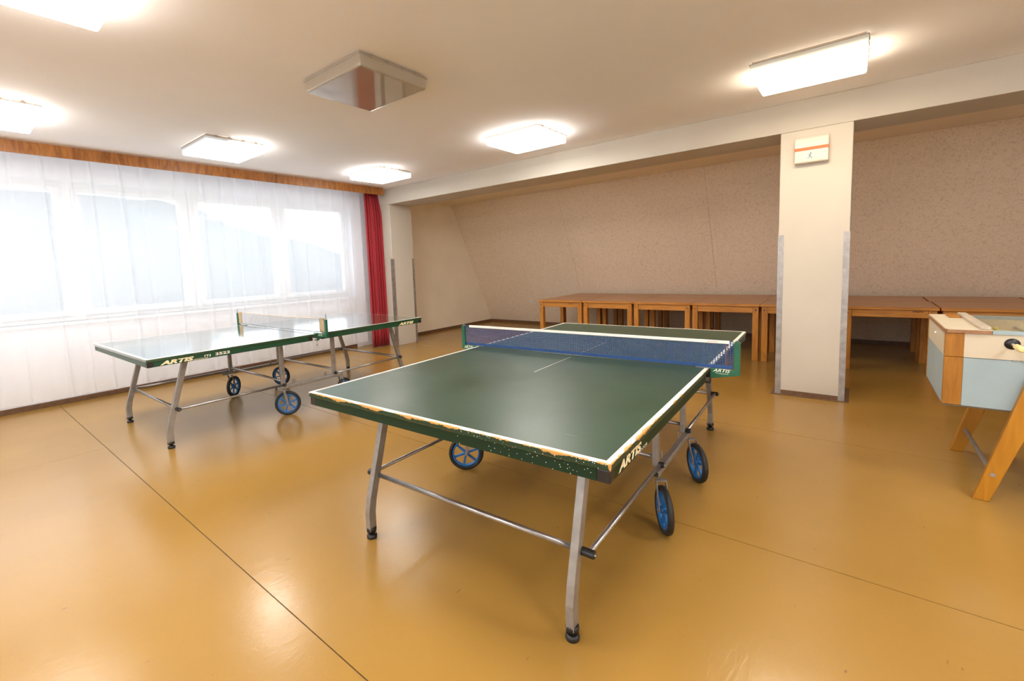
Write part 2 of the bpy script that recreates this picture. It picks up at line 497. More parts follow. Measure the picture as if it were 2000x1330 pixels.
# table top: dark green playing surface, white border line, chipped edges
def top_material(name, worn, rough):
    m, nt, b = mat(name)
    tc = N(nt, 'ShaderNodeTexCoord')
    sp = N(nt, 'ShaderNodeSeparateXYZ')
    nt.links.new(tc.outputs['Object'], sp.inputs[0])
    def math_(op, a=None, bb=None, v0=None, v1=None, v2=None):
        n = N(nt, 'ShaderNodeMath', operation=op)
        if a is not None:
            nt.links.new(a, n.inputs[0])
        if bb is not None:
            nt.links.new(bb, n.inputs[1])
        if v0 is not None:
            n.inputs[0].default_value = v0
        if v1 is not None:
            n.inputs[1].default_value = v1
        if v2 is not None:
            n.inputs[2].default_value = v2
        return n.outputs[0]
    ax = math_('ABSOLUTE', sp.outputs['X'])
    ay = math_('ABSOLUTE', sp.outputs['Y'])
    lx = math_('GREATER_THAN', ax, v1=0.7425)
    ly = math_('GREATER_THAN', ay, v1=1.350)
    line = math_('MAXIMUM', lx, ly)
    cl = math_('LESS_THAN', ax, v1=0.0017)
    c1 = math_('LESS_THAN', ay, v1=0.50)
    c2 = math_('GREATER_THAN', ay, v1=0.06)
    cl = math_('MULTIPLY', cl, math_('MULTIPLY', c1, c2))
    line = math_('MAXIMUM', line, cl)
    geo = N(nt, 'ShaderNodeNewGeometry')
    nsep = N(nt, 'ShaderNodeSeparateXYZ')
    nt.links.new(geo.outputs['Normal'], nsep.inputs[0])
    up = math_('GREATER_THAN', nsep.outputs['Z'], v1=0.3)
    line = math_('MULTIPLY', line, up)
    nz = N(nt, 'ShaderNodeTexNoise')
    nz.inputs['Scale'].default_value = 3.0
    nz.inputs['Detail'].default_value = 6
    nt.links.new(tc.outputs['Object'], nz.inputs['Vector'])
    cg = N(nt, 'ShaderNodeValToRGB')
    cg.color_ramp.elements[0].position = 0.3
    cg.color_ramp.elements[1].position = 0.7
    cg.color_ramp.elements[0].color = (0.014, 0.040, 0.022, 1)
    cg.color_ramp.elements[1].color = (0.020, 0.053, 0.029, 1)
    nt.links.new(nz.outputs['Fac'], cg.inputs['Fac'])
    # fine scratches and specks on the playing surface
    mp = N(nt, 'ShaderNodeMapping')
    mp.inputs['Scale'].default_value = (14, 60, 14)
    mp.inputs['Rotation'].default_value = (0, 0, 0.5)
    nt.links.new(tc.outputs['Object'], mp.inputs['Vector'])
    ns = N(nt, 'ShaderNodeTexNoise')
    ns.inputs['Scale'].default_value = 1.0
    ns.inputs['Detail'].default_value = 4
    nt.links.new(mp.outputs['Vector'], ns.inputs['Vector'])
    scr = math_('GREATER_THAN', ns.outputs['Fac'], v1=0.735)
    scr = math_('MULTIPLY', scr, v1=0.35)
    mxs = N(nt, 'ShaderNodeMixRGB')
    mxs.inputs['Color2'].default_value = (0.20, 0.24, 0.17, 1)
    nt.links.new(scr, mxs.inputs['Fac'])
    nt.links.new(cg.outputs['Color'], mxs.inputs['Color1'])
    # on the sides: enamel green
    side = N(nt, 'ShaderNodeMixRGB')
    side.inputs['Color1'].default_value = (0.009, 0.036, 0.016, 1) if worn else (0.011, 0.058, 0.028, 1)
    nt.links.new(up, side.inputs['Fac'])
    nt.links.new(mxs.outputs['Color'], side.inputs['Color2'])
    wl = N(nt, 'ShaderNodeMixRGB')
    wl.inputs['Color2'].default_value = (0.80, 0.78, 0.72, 1)
    nt.links.new(line, wl.inputs['Fac'])
    nt.links.new(side.outputs['Color'], wl.inputs['Color1'])
    last = wl.outputs['Color']
    if worn:
        # bare wood where the edge is chipped: ragged band under the white line
        n2 = N(nt, 'ShaderNodeTexNoise')
        n2.inputs['Scale'].default_value = 7
        n2.inputs['Detail'].default_value = 9
        n2.inputs['Roughness'].default_value = 0.75
        nt.links.new(tc.outputs['Object'], n2.inputs['Vector'])
        dz = math_('SUBTRACT', None, sp.outputs['Z'], v0=0.7605)
        fx = math_('SUBTRACT', None, ax, v0=0.7630)
        fy = math_('SUBTRACT', None, ay, v0=1.3705)
        dx = math_('MINIMUM', fx, fy)
        dd = math_('MAXIMUM', dz, v1=0.0)
        # distance down the side plus a little of the top rim
        topd = math_('MULTIPLY', dx, v1=1.2)
        d = math_('ADD', dd, topd)
        wdt = math_('MULTIPLY_ADD', n2.outputs['Fac'], v1=0.044, v2=-0.0178)
        front = math_('LESS_THAN', sp.outputs['Y'], v1=-0.55)
        wdt = math_('MULTIPLY', wdt, math_('MULTIPLY_ADD', front, v1=1.0, v2=0.55))
        chip = math_('LESS_THAN', d, wdt)
        low = math_('LESS_THAN', sp.outputs['Z'], v1=0.7393)
        low = math_('MULTIPLY', low, math_('GREATER_THAN', n2.outputs['Fac'], v1=0.50))
        chip = math_('MAXIMUM', chip, low)
        # whole corner worn
        crn = math_('ADD', fx, fy)
        wc = math_('LESS_THAN', math_('ADD', crn, math_('MULTIPLY', dd, v1=0.35)), math_('MULTIPLY_ADD', n2.outputs['Fac'], v1=0.024, v2=0.0))
        chip = math_('MAXIMUM', chip, math_('MULTIPLY', wc, math_('SUBTRACT', None, up, v0=1.0)))
        # paint specks on the near end
        vo = N(nt, 'ShaderNodeTexVoronoi')
        vo.inputs['Scale'].default_value = 120
        nt.links.new(tc.outputs['Object'], vo.inputs['Vector'])
        spk = math_('LESS_THAN', vo.outputs['Distance'], v1=0.19)
        reg = math_('GREATER_THAN', sp.outputs['X'], v1=0.15)
        dwn = math_('SUBTRACT', None, up, v0=1.0)
        vc = N(nt, 'ShaderNodeSeparateColor')
        nt.links.new(vo.outputs['Color'], vc.inputs[0])
        some = math_('GREATER_THAN', vc.outputs[0], v1=0.5)
        spk = math_('MULTIPLY', math_('MULTIPLY', spk, some), math_('MULTIPLY', reg, dwn))
        spk = math_('MULTIPLY', spk, math_('LESS_THAN', sp.outputs['Y'], v1=-1.365))
        mc = N(nt, 'ShaderNodeMixRGB')
        mc.inputs['Color2'].default_value = (0.56, 0.29, 0.085, 1)
        nt.links.new(chip, mc.inputs['Fac'])
        nt.links.new(last, mc.inputs['Color1'])
        mk = N(nt, 'ShaderNodeMixRGB')
        mk.inputs['Color2'].default_value = (0.70, 0.74, 0.68, 1)
        nt.links.new(spk, mk.inputs['Fac'])
        nt.links.new(mc.outputs['Color'], mk.inputs['Color1'])
        last = mk.outputs['Color']
    if not worn:
        b.inputs['Coat Weight'].default_value = 1.0
        b.inputs['Coat IOR'].default_value = 1.6
        b.inputs['Coat Roughness'].default_value = 0.07
    nt.links.new(last, b.inputs['Base Color'])
    rr = N(nt, 'ShaderNodeMapRange')
    rr.inputs['From Min'].default_value = 0.3
    rr.inputs['From Max'].default_value = 0.7
    rr.inputs['To Min'].default_value = rough - 0.03
    rr.inputs['To Max'].default_value = rough + 0.05
    nt.links.new(nz.outputs['Fac'], rr.inputs['Value'])
    nt.links.new(rr.outputs['Result'], b.inputs['Roughness'])
    nb = N(nt, 'ShaderNodeTexNoise')
    nb.inputs['Scale'].default_value = 45
    nb.inputs['Detail'].default_value = 5
    nt.links.new(tc.outputs['Object'], nb.inputs['Vector'])
    bp = N(nt, 'ShaderNodeBump')
    bp.inputs['Strength'].default_value = 0.10 if worn else 0.03
    bp.inputs['Distance'].default_value = 0.004
    nt.links.new(nb.outputs['Fac'], bp.inputs['Height'])
    nt.links.new(bp.outputs['Normal'], b.inputs['Normal'])
    return m
MAT['top_worn'] = top_material('worn_green_table_top', True, 0.36)
MAT['top_ok'] = top_material('glossy_green_table_top', False, 0.16)

def apron_worn():
    m, nt, b = mat('speckled_green_apron')
    tc = N(nt, 'ShaderNodeTexCoord')
    sp = N(nt, 'ShaderNodeSeparateXYZ')
    nt.links.new(tc.outputs['Object'], sp.inputs[0])
    vo = N(nt, 'ShaderNodeTexVoronoi')
    vo.inputs['Scale'].default_value = 120
    nt.links.new(tc.outputs['Object'], vo.inputs['Vector'])
    lt = N(nt, 'ShaderNodeMath', operation='LESS_THAN')
    lt.inputs[1].default_value = 0.19
    nt.links.new(vo.outputs['Distance'], lt.inputs[0])
    vc = N(nt, 'ShaderNodeSeparateColor')
    nt.links.new(vo.outputs['Color'], vc.inputs[0])
    mr = N(nt, 'ShaderNodeMapRange')
    mr.inputs['From Min'].default_value = 0.1
    mr.inputs['From Max'].default_value = 0.80
    mr.inputs['To Min'].default_value = 1.0
    mr.inputs['To Max'].default_value = 0.35
    nt.links.new(sp.outputs['X'], mr.inputs['Value'])
    gt = N(nt, 'ShaderNodeMath', operation='GREATER_THAN')
    nt.links.new(vc.outputs[0], gt.inputs[0])
    nt.links.new(mr.outputs['Result'], gt.inputs[1])
    ly = N(nt, 'ShaderNodeMath', operation='LESS_THAN')
    ly.inputs[1].default_value = -1.355
    nt.links.new(sp.outputs['Y'], ly.inputs[0])
    a = N(nt, 'ShaderNodeMath', operation='MULTIPLY')
    nt.links.new(lt.outputs[0], a.inputs[0])
    nt.links.new(gt.outputs[0], a.inputs[1])
    a2 = N(nt, 'ShaderNodeMath', operation='MULTIPLY')
    nt.links.new(a.outputs[0], a2.inputs[0])
    nt.links.new(ly.outputs[0], a2.inputs[1])
    mx = N(nt, 'ShaderNodeMixRGB')
    mx.inputs['Color1'].default_value = (0.007, 0.026, 0.011, 1)
    mx.inputs['Color2'].default_value = (0.65, 0.70, 0.62, 1)
    nt.links.new(a2.outputs[0], mx.inputs['Fac'])
    nt.links.new(mx.outputs['Color'], b.inputs['Base Color'])
    b.inputs['Roughness'].default_value = 0.5
    b.inputs['Specular IOR Level'].default_value = 0.25
    return m
MAT['apron_worn'] = apron_worn()
MAT['apron_ok'] = plain('green_apron', (0.010, 0.060, 0.028), 0.35, var=0.12, scale=8)
MAT['net_blue'] = plain('blue_net_cord', (0.015, 0.062, 0.20), 0.7, var=0.1, scale=40)
MAT['net_grey'] = plain('grey_net_cord', (0.34, 0.37, 0.42), 0.8, var=0.1, scale=40)
MAT['cord_dark'] = plain('dark_cord', (0.10, 0.12, 0.13), 0.8)

# ------------------------------------------------------------------ mesh helpers
class MB:
    def __init__(self):
        self.bm = bmesh.new()
    def _add(self, tmp, mtx=None, smooth=False):
        if mtx is not None:
            bmesh.ops.transform(tmp, matrix=mtx, verts=tmp.verts)
        me = bpy.data.meshes.new('t')
        tmp.to_mesh(me)
        tmp.free()
        n0 = len(self.bm.faces)
        self.bm.from_mesh(me)
        bpy.data.meshes.remove(me)
        if smooth:
            self.bm.faces.ensure_lookup_table()
            for f in self.bm.faces[n0:]:
                f.smooth = True
        return self
    def box(self, x0, x1, y0, y1, z0, z1, bev=0.0, seg=2, mtx=None):
        t = bmesh.new()
        bmesh.ops.create_cube(t, size=1.0)
        for v in t.verts:
            v.co = Vector(((x0 + x1) / 2 + v.co.x * (x1 - x0), (y0 + y1) / 2 + v.co.y * (y1 - y0), (z0 + z1) / 2 + v.co.z * (z1 - z0)))
        if bev:
            bmesh.ops.bevel(t, geom=list(t.edges), offset=bev, segments=seg, affect='EDGES', profile=0.5)
        return self._add(t, mtx)
    def cyl(self, p0, p1, r0, r1=None, n=16, caps=True):
        p0, p1 = Vector(p0), Vector(p1)
        r1 = r0 if r1 is None else r1
        d = p1 - p0
        t = bmesh.new()
        bmesh.ops.create_cone(t, cap_ends=caps, cap_tris=False, segments=n, radius1=r0, radius2=r1, depth=d.length)
        m = d.to_track_quat('Z', 'Y').to_matrix().to_4x4()
        m.translation = (p0 + p1) / 2
        self._add(t, m)
        for f in self.bm.faces:
            if len(f.verts) == 4 and n >= 10 and abs(f.calc_area()) < 1:
                pass
        return self
    def tube(self, pts, r, n=8, caps=True):
        pts = [Vector(p) for p in pts]
        t = bmesh.new()
        rings = []
        up = Vector((0, 0, 1))
        for i, p in enumerate(pts):
            a = pts[max(i - 1, 0)]
            b = pts[min(i + 1, len(pts) - 1)]
            d = (b - a).normalized()
            x = d.cross(up)
            if x.length < 1e-3:
                x = d.cross(Vector((0, 1, 0)))
            x.normalize()
            y = x.cross(d)
            rings.append([t.verts.new(p + r * (cos(2 * pi * k / n) * x + sin(2 * pi * k / n) * y)) for k in range(n)])
        for a, b in zip(rings, rings[1:]):
            for k in range(n):
                t.faces.new((a[k], a[(k + 1) % n], b[(k + 1) % n], b[k])).smooth = True
        if caps:
            t.faces.new(list(reversed(rings[0])))
            t.faces.new(rings[-1])
        bmesh.ops.recalc_face_normals(t, faces=t.faces)
        return self._add(t)
    def prism(self, poly, axis, a, b, bev=0.0):
        """extrude a 2-D polygon along axis ('x': poly in yz, 'y': poly in xz, 'z': poly in xy)"""
        t = bmesh.new()
        def co(p, q):
            if axis == 'x':
                return (q, p[0], p[1])
            if axis == 'y':
                return (p[0], q, p[1])
            return (p[0], p[1], q)
        va = [t.verts.new(co(p, a)) for p in poly]
        vb = [t.verts.new(co(p, b)) for p in poly]
        t.faces.new(va)
        t.faces.new(list(reversed(vb)))
        n = len(poly)
        for i in range(n):
            t.faces.new((va[i], vb[i], vb[(i + 1) % n], va[(i + 1) % n]))
        bmesh.ops.recalc_face_normals(t, faces=t.faces)
        if bev:
            bmesh.ops.bevel(t, geom=list(t.edges), offset=bev, segments=2, affect='EDGES', profile=0.5)
        return self._add(t)
    def lathe(self, prof, n=32, mtx=None, closed=False):
        """profile of (radius, height) about z"""
        t = bmesh.new()
        rings = []
        for r, z in prof:
            rings.append([t.verts.new((r * cos(2 * pi * k / n), r * sin(2 * pi * k / n), z)) for k in range(n)])
        seq = list(zip(rings, rings[1:]))
        if closed:
            seq.append((rings[-1], rings[0]))
        for a, b in seq:
            for k in range(n):
                t.faces.new((a[k], a[(k + 1) % n], b[(k + 1) % n], b[k])).smooth = True
        if not closed:
            t.faces.new(list(reversed(rings[0])))
            t.faces.new(rings[-1])
        bmesh.ops.recalc_face_normals(t, faces=t.faces)
        return self._add(t, mtx)
    def sphere(self, c, r, sx=1, sy=1, sz=1, n=12):
        t = bmesh.new()
        bmesh.ops.create_uvsphere(t, u_segments=n, v_segments=max(6, n // 2), radius=r)
        m = Matrix.Translation(c) @ Matrix.Diagonal((sx, sy, sz, 1))
        return self._add(t, m, True)
    def build(self, name, m, parent=None, loc=(0, 0, 0), rotz=0.0, label=None, kind=None):
        me = bpy.data.meshes.new(name)
        self.bm.to_mesh(me)
        self.bm.free()
        me.materials.append(m)
        o = bpy.data.objects.new(name, me)
        COL.objects.link(o)
        o.location = loc
        o.rotation_euler = (0, 0, rotz)
        if parent:
            o.parent = parent
        if label:
            o['label'] = label
        if kind:
            o['kind'] = kind
        return o

def tag(o, label, cat, group=None):
    o['label'] = label
    o['category'] = cat
    if group:
        o['group'] = group
    return o

def empty(name, loc=(0, 0, 0), rotz=0.0):
    o = bpy.data.objects.new(name, None)
    o.empty_display_size = 0.1
    COL.objects.link(o)
    o.location = loc
    o.rotation_euler = (0, 0, rotz)
    return o

def struct(o):
    o['kind'] = 'structure'
    return o

def copy_tree(o, parent=None):
    c = o.copy()
    COL.objects.link(c)
    c.parent = parent
    for ch in list(o.children):
        copy_tree(ch, c)
    return c

def text(name, body, x_dir, origin, width, height, m, parent, shear=0.0, bold=0.02, normal=None, kind=None, outline=False):
    """lettering as a thin mesh: x_dir 3-vector reading direction, up is z"""
    cu = bpy.data.curves.new('txt', 'FONT')
    cu.body = body
    cu.size = 1.0
    cu.shear = shear
    cu.offset = bold
    cu.extrude = 0.0
    cu.resolution_u = 4
    tmp = bpy.data.objects.new('txt', cu)
    COL.objects.link(tmp)
    dg = bpy.context.evaluated_depsgraph_get()
    dg.update()
    me = bpy.data.meshes.new_from_object(tmp.evaluated_get(dg))
    bpy.data.objects.remove(tmp)
    bpy.data.curves.remove(cu)
    xs = [v.co.x for v in me.vertices]
    ys = [v.co.y for v in me.vertices]
    x0, x1, y0, y1 = min(xs), max(xs), min(ys), max(ys)
    X = Vector(x_dir).normalized()
    Z = Vector((0, 0, 1))
    O = Vector(origin)
    for v in me.vertices:
        v.co = O + X * ((v.co.x - x0) / (x1 - x0) * width) + Z * ((v.co.y - y0) / (y1 - y0) * height)
    me.materials.clear()
    me.materials.append(m)
    me.name = name
    o = bpy.data.objects.new(name, me)
    COL.objects.link(o)
    o.parent = parent
    return o

# ------------------------------------------------------------------ the room
ZC, ZB = 2.693, 2.431          # ceiling, beam underside
BY0, BY1 = 5.107, 5.60         # beam and column front and back
XW = -6.72                     # window wall
XP = -6.124                    # pilaster face
XR, YF = 3.0, -2.6             # right wall, wall behind the viewer
SL = 0.474                     # lean of the attic wall per metre of height
YS = 8.555
ZA = 2.64                      # alcove ceiling

# floor: linoleum sheets with open seams
fl = MB().box(-7.1, XR + .2, YF - .2, YS + .25, -0.12, -0.004).build('floor', MAT['dirty'])
struct(fl)
ys = [YF, -0.72, 0.793, 2.315, 3.972, 5.5, 7.0, YS + 0.05]
for i in range(len(ys) - 1):
    cuts = [XW - .2, XR] if i != 1 else [XW - .2, -4.62, XR]
    g = 0.0022
    for k in range(len(cuts) - 1):
        MB().box(cuts[k] + (g * .4 if k else 0), cuts[k + 1] - (g * .4 if k < len(cuts) - 2 else 0), ys[i] + g, ys[i + 1] - g, -0.004, 0.0).build('lino_sheet', MAT['floor'], fl)

struct(MB().box(-7.1, XR + .2, YF - .2, BY1, ZC, ZC + .15).build('ceiling', MAT['ceiling']))
struct(MB().box(-7.1, XR + .2, BY1, YS + .3, ZA, ZC + .15).build('ceiling_alcove', MAT['alcove']))

# window wall: below, above and beside the window ribbon
WB, WT, WY0, WY1 = 0.90, 2.45, -2.56, 4.74
wl = MB()
wl.box(-7.02, XW, YF - .2, BY1, -0.1, WB)
wl.box(-7.02, XW, YF - .2, BY1, WT, ZC)
wl.box(-7.02, XW, WY1, BY1, WB, WT)
wl.box(-7.02, XW, YF - .2, WY0, WB, WT)
struct(wl.build('wall_left', MAT['whitewall']))
struct(MB().box(-6.95, -6.66, WY0, WY1, WB - .03, WB, .004).build('trim_1', MAT['white']))     # window sill
# frames in units of two sashes
for i, (a, b) in enumerate([(-2.55, -0.135), (-0.125, 2.29), (2.30, 4.73)]):  # first unit lies out of view, added for its daylight
    u = empty('window_%d' % (i + 1), (-6.87, (a + b) / 2, WB))
    struct(u)
    h = WT - WB
    L = (b - a) / 2
    fr = MB()
    fr.box(-.05, .03, -L, L, 0, .05)
    fr.box(-.05, .03, -L, L, h - .05, h)
    fr.box(-.05, .03, -L, -L + .05, .05, h - .05)
    fr.box(-.05, .03, L - .05, L, .05, h - .05)
    fr.box(-.05, .03, -.045, .045, .05, h - .05)
    fr.build('window_frame', MAT['white'], u)
    for s in (-1, 1):
        y0, y1 = (-L + .05, -.045) if s < 0 else (.045, L - .05)
        sh = MB()
        t = .062
        sh.box(-.03, .05, y0 + .003, y1 - .003, .053, .053 + t, .004)
        sh.box(-.03, .05, y0 + .003, y1 - .003, h - .053 - t, h - .053, .004)
        sh.box(-.03, .05, y0 + .003, y0 + .003 + t, .053 + t, h - .053 - t, .004)
        sh.box(-.03, .05, y1 - .003 - t, y1 - .003, .053 + t, h - .053 - t, .004)
        so = sh.build('sash', MAT['white'], u)
        MB().box(.004, .010, y0 + .04, y1 - .04, .1, h - .1).build('pane', MAT['pane'], so)
        hy = (-.08 if s < 0 else .08)
        MB().box(.05, .062, hy - .012, hy + .012, h / 2 - .03, h / 2 + .03, .003).box(.062, .085, hy - .01, hy + .01, h / 2 - .02, h / 2 + .02, .003).box(.075, .09, hy - .01, hy + .01, h / 2 - .12, h / 2 + .02, .004).build('window_handle', MAT['white'], so)

# beam, column, pilaster
struct(MB().box(XW, XR, BY0, BY1, ZB, ZC, .006).build('trim_2', MAT['wall']))
col = struct(MB().box(-.566, -.047, BY0, BY1, 0, ZB, .008).build('column', MAT['wall']))
pil = struct(MB().box(XW, XP, BY0, BY1, 0, ZB, .006).build('pilaster', MAT['wall']))

def guard(parent, x, y, sx, sy, z1=1.51, wd=.042):
    """metal angle on a vertical edge: leaves run from (x, y) in directions sx, sy"""
    m = MB()
    th = .003
    x0, x1 = sorted((x - sx * th, x + sx * wd))
    y0, y1 = sorted((y - sy * th, y))
    m.box(x0, x1, y0, y1, .004, z1)
    x0, x1 = sorted((x - sx * th, x))
    y0, y1 = sorted((y, y + sy * wd))
    m.box(x0, x1, y0, y1, .004, z1)
    g = m.build('corner_guard', MAT['chrome'], parent)
    for z in (.12, .5, .9, 1.3):
        MB().cyl((x + sx * wd * .7, y - sy * (th + .0015), z), (x + sx * wd * .7, y - sy * th, z), .004, n=8).build('screw', MAT['chrome'], g)
guard(col, -.566, BY0, 1, 1)
guard(col, -.047, BY0, -1, 1)
guard(pil, XP, BY0, -1, 1)
guard(pil, XP, BY1, -1, -1)
# skirting round the column and its splayed floor strip
cb = MB()
cb.prism([(-.600, BY0 - .035), (-.013, BY0 - .035), (-.013, BY1 + .03), (-.600, BY1 + .03)], 'z', .0005, .006)
cb.box(-.5225, -.0905, BY0 - .006, BY0 + .002, .006, .045)
struct(cb.build('baseboard_column', MAT['skirting']))

# alcove: side wall, leaning wall in panels
struct(MB().box(-7.0, -6.712, BY1, YS + .3, -.1, ZA).build('wall_alcove', MAT['alcove']))
wb = struct(MB().prism([(YS + .012 + .05 * SL, -.05), (YS + .3, -.05), (YS + .3, ZA), (YS - SL * ZA + .012, ZA)], 'x', -6.72, XR + .1).build('wall_back', MAT['dirty']))
xs = [-6.712, -4.17, -1.735, XR]
for a, b in zip(xs, xs[1:]):
    MB().prism([(YS + .012, 0.0), (YS, 0.0), (YS - SL * (ZA - .002), ZA - .002), (YS - SL * ZA + .012, ZA - .002)], 'x', a + .0015, b - .0015).build('wall_panel', MAT['paper'], wb)
struct(MB().box(XR, XR + .15, YF - .2, YS + .3, -.1, ZC).build('wall_right', MAT['coolwall']))
wf = MB()
wf.box(-7.0, XR + .15, YF - .15, YF, -.1, 1.10)
wf.box(-7.0, XR + .15, YF - .15, YF, 2.4, ZC)
wf.box(-7.0, -4.0, YF - .15, YF, 1.10, 2.4)
wf.box(2.0, XR + .15, YF - .15, YF, 1.10, 2.4)
struct(wf.build('wall_front', MAT['coolwall']))
for i in range(3):  # unseen windows added behind the viewer to brighten the room
    u = struct(empty('window_%d' % (i + 4), (-3.0 + 2.0 * i, YF - .08, 1.10)))
    f = MB()
    for a, b, c, d in ((-.997, .997, 0, .06), (-.997, .997, 1.24, 1.3), (-.997, -.94, .06, 1.24), (.94, .997, .06, 1.24)):
        f.box(a, b, -.03, .03, c, d, .004, 1)
    fo = f.build('window_frame', MAT['white'], u)
    MB().box(-.95, .95, -.003, .003, .05, 1.25).build('pane', MAT['pane'], fo)
# skirting boards
struct(MB().box(XW, XW + .018, YF, 4.70, 0, .055, .003).build('baseboard_left', MAT['skirting']))
struct(MB().box(-6.712, -6.694, BY1, YS - .03, 0, .055, .003).build('baseboard_alcove', MAT['skirting']))
struct(MB().box(-6.69, XR, YS - .045, YS - .022, 0, .055, .003).build('baseboard_back', MAT['skirting']))

# pelmet: two veneered boards in front of the curtain rail
pm = empty('curtain_pelmet', (-6.135, 1.2, 2.57))
tag(pm, 'brown wood veneer curtain pelmet running along the ceiling above the windows', 'pelmet')
for a, b in ((-3.75, 1.96), (1.964, 3.80)):
    MB().box(-.011, .011, a, b, 0, .118, .003).build('pelmet_board', MAT['pelmet'], pm)
MB().box(-.345, -.14, -3.75, 3.80, .103, .119).build('curtain_rail', MAT['white'], pm)

# ------------------------------------------------------------------ curtains
def curtain(name, y0, y1, x, z0, z1, m, ny, nz, fold, parent=None, hem=None, taper=None):
    bm = bmesh.new()
    uvl = bm.loops.layers.uv.new('uv')
    grid = []
    for i in range(ny + 1):
        u = i / ny
        row = []
        for j in range(nz + 1):
            v = j / nz
            y = y0 + (y1 - y0) * u
            z = z0 + (z1 - z0) * v
            if hem and j == 0:
                z += hem(y)
            dx, dy = fold(y, v, u)
            if taper:
                dy += taper(u, v)
            row.append((bm.verts.new((x + dx, y + dy, z)), u, v))
        grid.append(row)
    for i in range(ny):
        for j in range(nz):
            q = (grid[i][j], grid[i + 1][j], grid[i + 1][j + 1], grid[i][j + 1])
            f = bm.faces.new([t[0] for t in q])
            f.smooth = True
            for lp, t in zip(f.loops, q):
                lp[uvl].uv = (t[1], t[2])
    me = bpy.data.meshes.new(name)
    bm.to_mesh(me)
    bm.free()
    me.materials.append(m)
    o = bpy.data.objects.new(name, me)
    COL.objects.link(o)
    return o

fr = random.Random(3)
pleats = []
yy = -2.5
while yy < 4.85:
    pleats.append((yy, fr.uniform(.6, 1.3), fr.choice([1, 1, -1]), fr.uniform(.010, .024), fr.uniform(-.05, .05)))
    yy += fr.uniform(.14, .34)
def sheer_fold(y, v, u):
    dx = .014 * sin(y * 9 + 1.3) + .006 * sin(y * 23 + .4 + (1 - v) * .6)
    dx += .0015 * sin(y * 47 + 2)
    for p, a, s, wd, sl in pleats:
        d = (y - (p + sl * (1 - v))) / wd
        if abs(d) < 4:
            dx += s * a * .030 * math.exp(-d * d) * (1.15 - .35 * abs(v - .5))
    return dx, 0
sc = curtain('sheer_curtain', -2.5, 4.74, -6.44, .115, 2.665, MAT['sheer'], 1100, 9, sheer_fold, hem=lambda y: .012 * abs(sin(y * 26)))
tag(sc, 'long white sheer net curtain hanging across the whole row of windows', 'curtain')

def red_fold(y, v, u):
    k = u * 5.2 * 2 * pi
    amp = .028 + .012 * (1 - v)
    return amp * sin(k + .5) + .010 * sin(k * 2.3), .006 * sin(k * 1.0)
rc = curtain('red_curtain', 4.755, 5.085, -6.345, .012, 2.665, MAT['red'], 130, 14, red_fold,
             taper=lambda u, v: -.07 * max(0, (v - .85) / .15) * u + (.0 if v > .6 else 0))
tag(rc, 'dark red curtain drawn to the side at the corner pilaster', 'curtain')
so = rc.modifiers.new('cloth_thickness', 'SOLIDIFY')
so.thickness = .004

# ------------------------------------------------------------------ ceiling lamps
LX, LY = .645, .575
def lamp(x, y, shade, label, first=None, rz=0.0):
    r = empty('ceiling_lamp', (x, y, ZC), rz)
    tag(r, label, 'lamp', 'flat square lamps on the ceiling')
    hx, hy = LX / 2, LY / 2
    bp_ = MB().box(-hx + .012, hx - .012, -hy + .012, hy - .012, -.016, 0).build('base_plate', MAT['lamp_base'], r)
    # shade: shallow tray with rounded edges, open at the top
    t = bmesh.new()
    bmesh.ops.create_cube(t, size=1.0)
    for v in t.verts:
        k = .985 if v.co.z < 0 else 1.0
        v.co = Vector((v.co.x * LX * k, v.co.y * LY * k, -.055 + v.co.z * .076))
    ed = [e for e in t.edges if not all(v.co.z > -.03 for v in e.verts)]
    bmesh.ops.bevel(t, geom=ed, offset=.012, segments=3, affect='EDGES', profile=0.5)
    top = [f for f in t.faces if all(v.co.z > -.0175 for v in f.verts)]
    bmesh.ops.delete(t, geom=top, context='FACES')
    for f in t.faces:
        f.smooth = False
    mb = MB()
    mb._add(t)
    mb.build('lamp_shade', shade, r)
    rim = MB()  # brownish strip standing in for the shadow gap below the ceiling
    for s in (-1, 1):
        rim.box(s * hx - .003, s * hx + .003, -hy, hy, -.021, -.015)
        rim.box(-hx, hx, s * hy - .003, s * hy + .003, -.021, -.015)
    rim.build('gap_shadow_rim', MAT['lamp_base'], r)
    for k in range(4):
        yy = -hy + .10 + k * (LY - .2) / 3
        MB().box(hx - .012, hx + .006, yy - .014, yy + .014, -.022, -.006, .002).build('clip', MAT['lamp_base'], r)
    return r
lamp(-2.715, 2.115, MAT['shade_off'], 'switched off ceiling lamp with grey glossy shade, the only unlit one')
lamp(-2.735, 4.19, MAT['shade_full'], 'fully lit square ceiling lamp nearest the beam, above the blue net table')
lamp(-.30, 4.14, MAT['shade_stain'], 'lit ceiling lamp with yellow stained shade near the column, rightmost in the photo')
lamp(-5.16, 4.18, MAT['shade_front'], 'half lit ceiling lamp in the far corner by the red curtain')
lamp(-5.11, 2.105, MAT['shade_rear'], 'ceiling lamp by the windows with a dim left side, second from the red curtain')
lamp(-5.12, .40, MAT['shade_full'], 'lit ceiling lamp cut by the left picture edge just above the pelmet')
lamp(-2.70, .40, MAT['shade_full'], 'lit ceiling lamp cut off at the top left corner of the photo')
lamp(-.30, 1.30, MAT['shade_full'], 'lit ceiling lamp added for light overhead, out of view above the near table')  # unseen lamps from here down, added to brighten the room
lamp(1.90, 2.6, MAT['shade_full'], 'lit ceiling lamp added for light on the right, out of view')
lamp(1.90, .40, MAT['shade_full'], 'lit ceiling lamp added for light to the right of the viewer, out of view')
lamp(-2.70, -1.4, MAT['shade_full'], 'lit ceiling lamp added for light behind on the left, out of view')
lamp(-.30, -1.4, MAT['shade_full'], 'unseen lit ceiling lamp added for light behind the viewer')

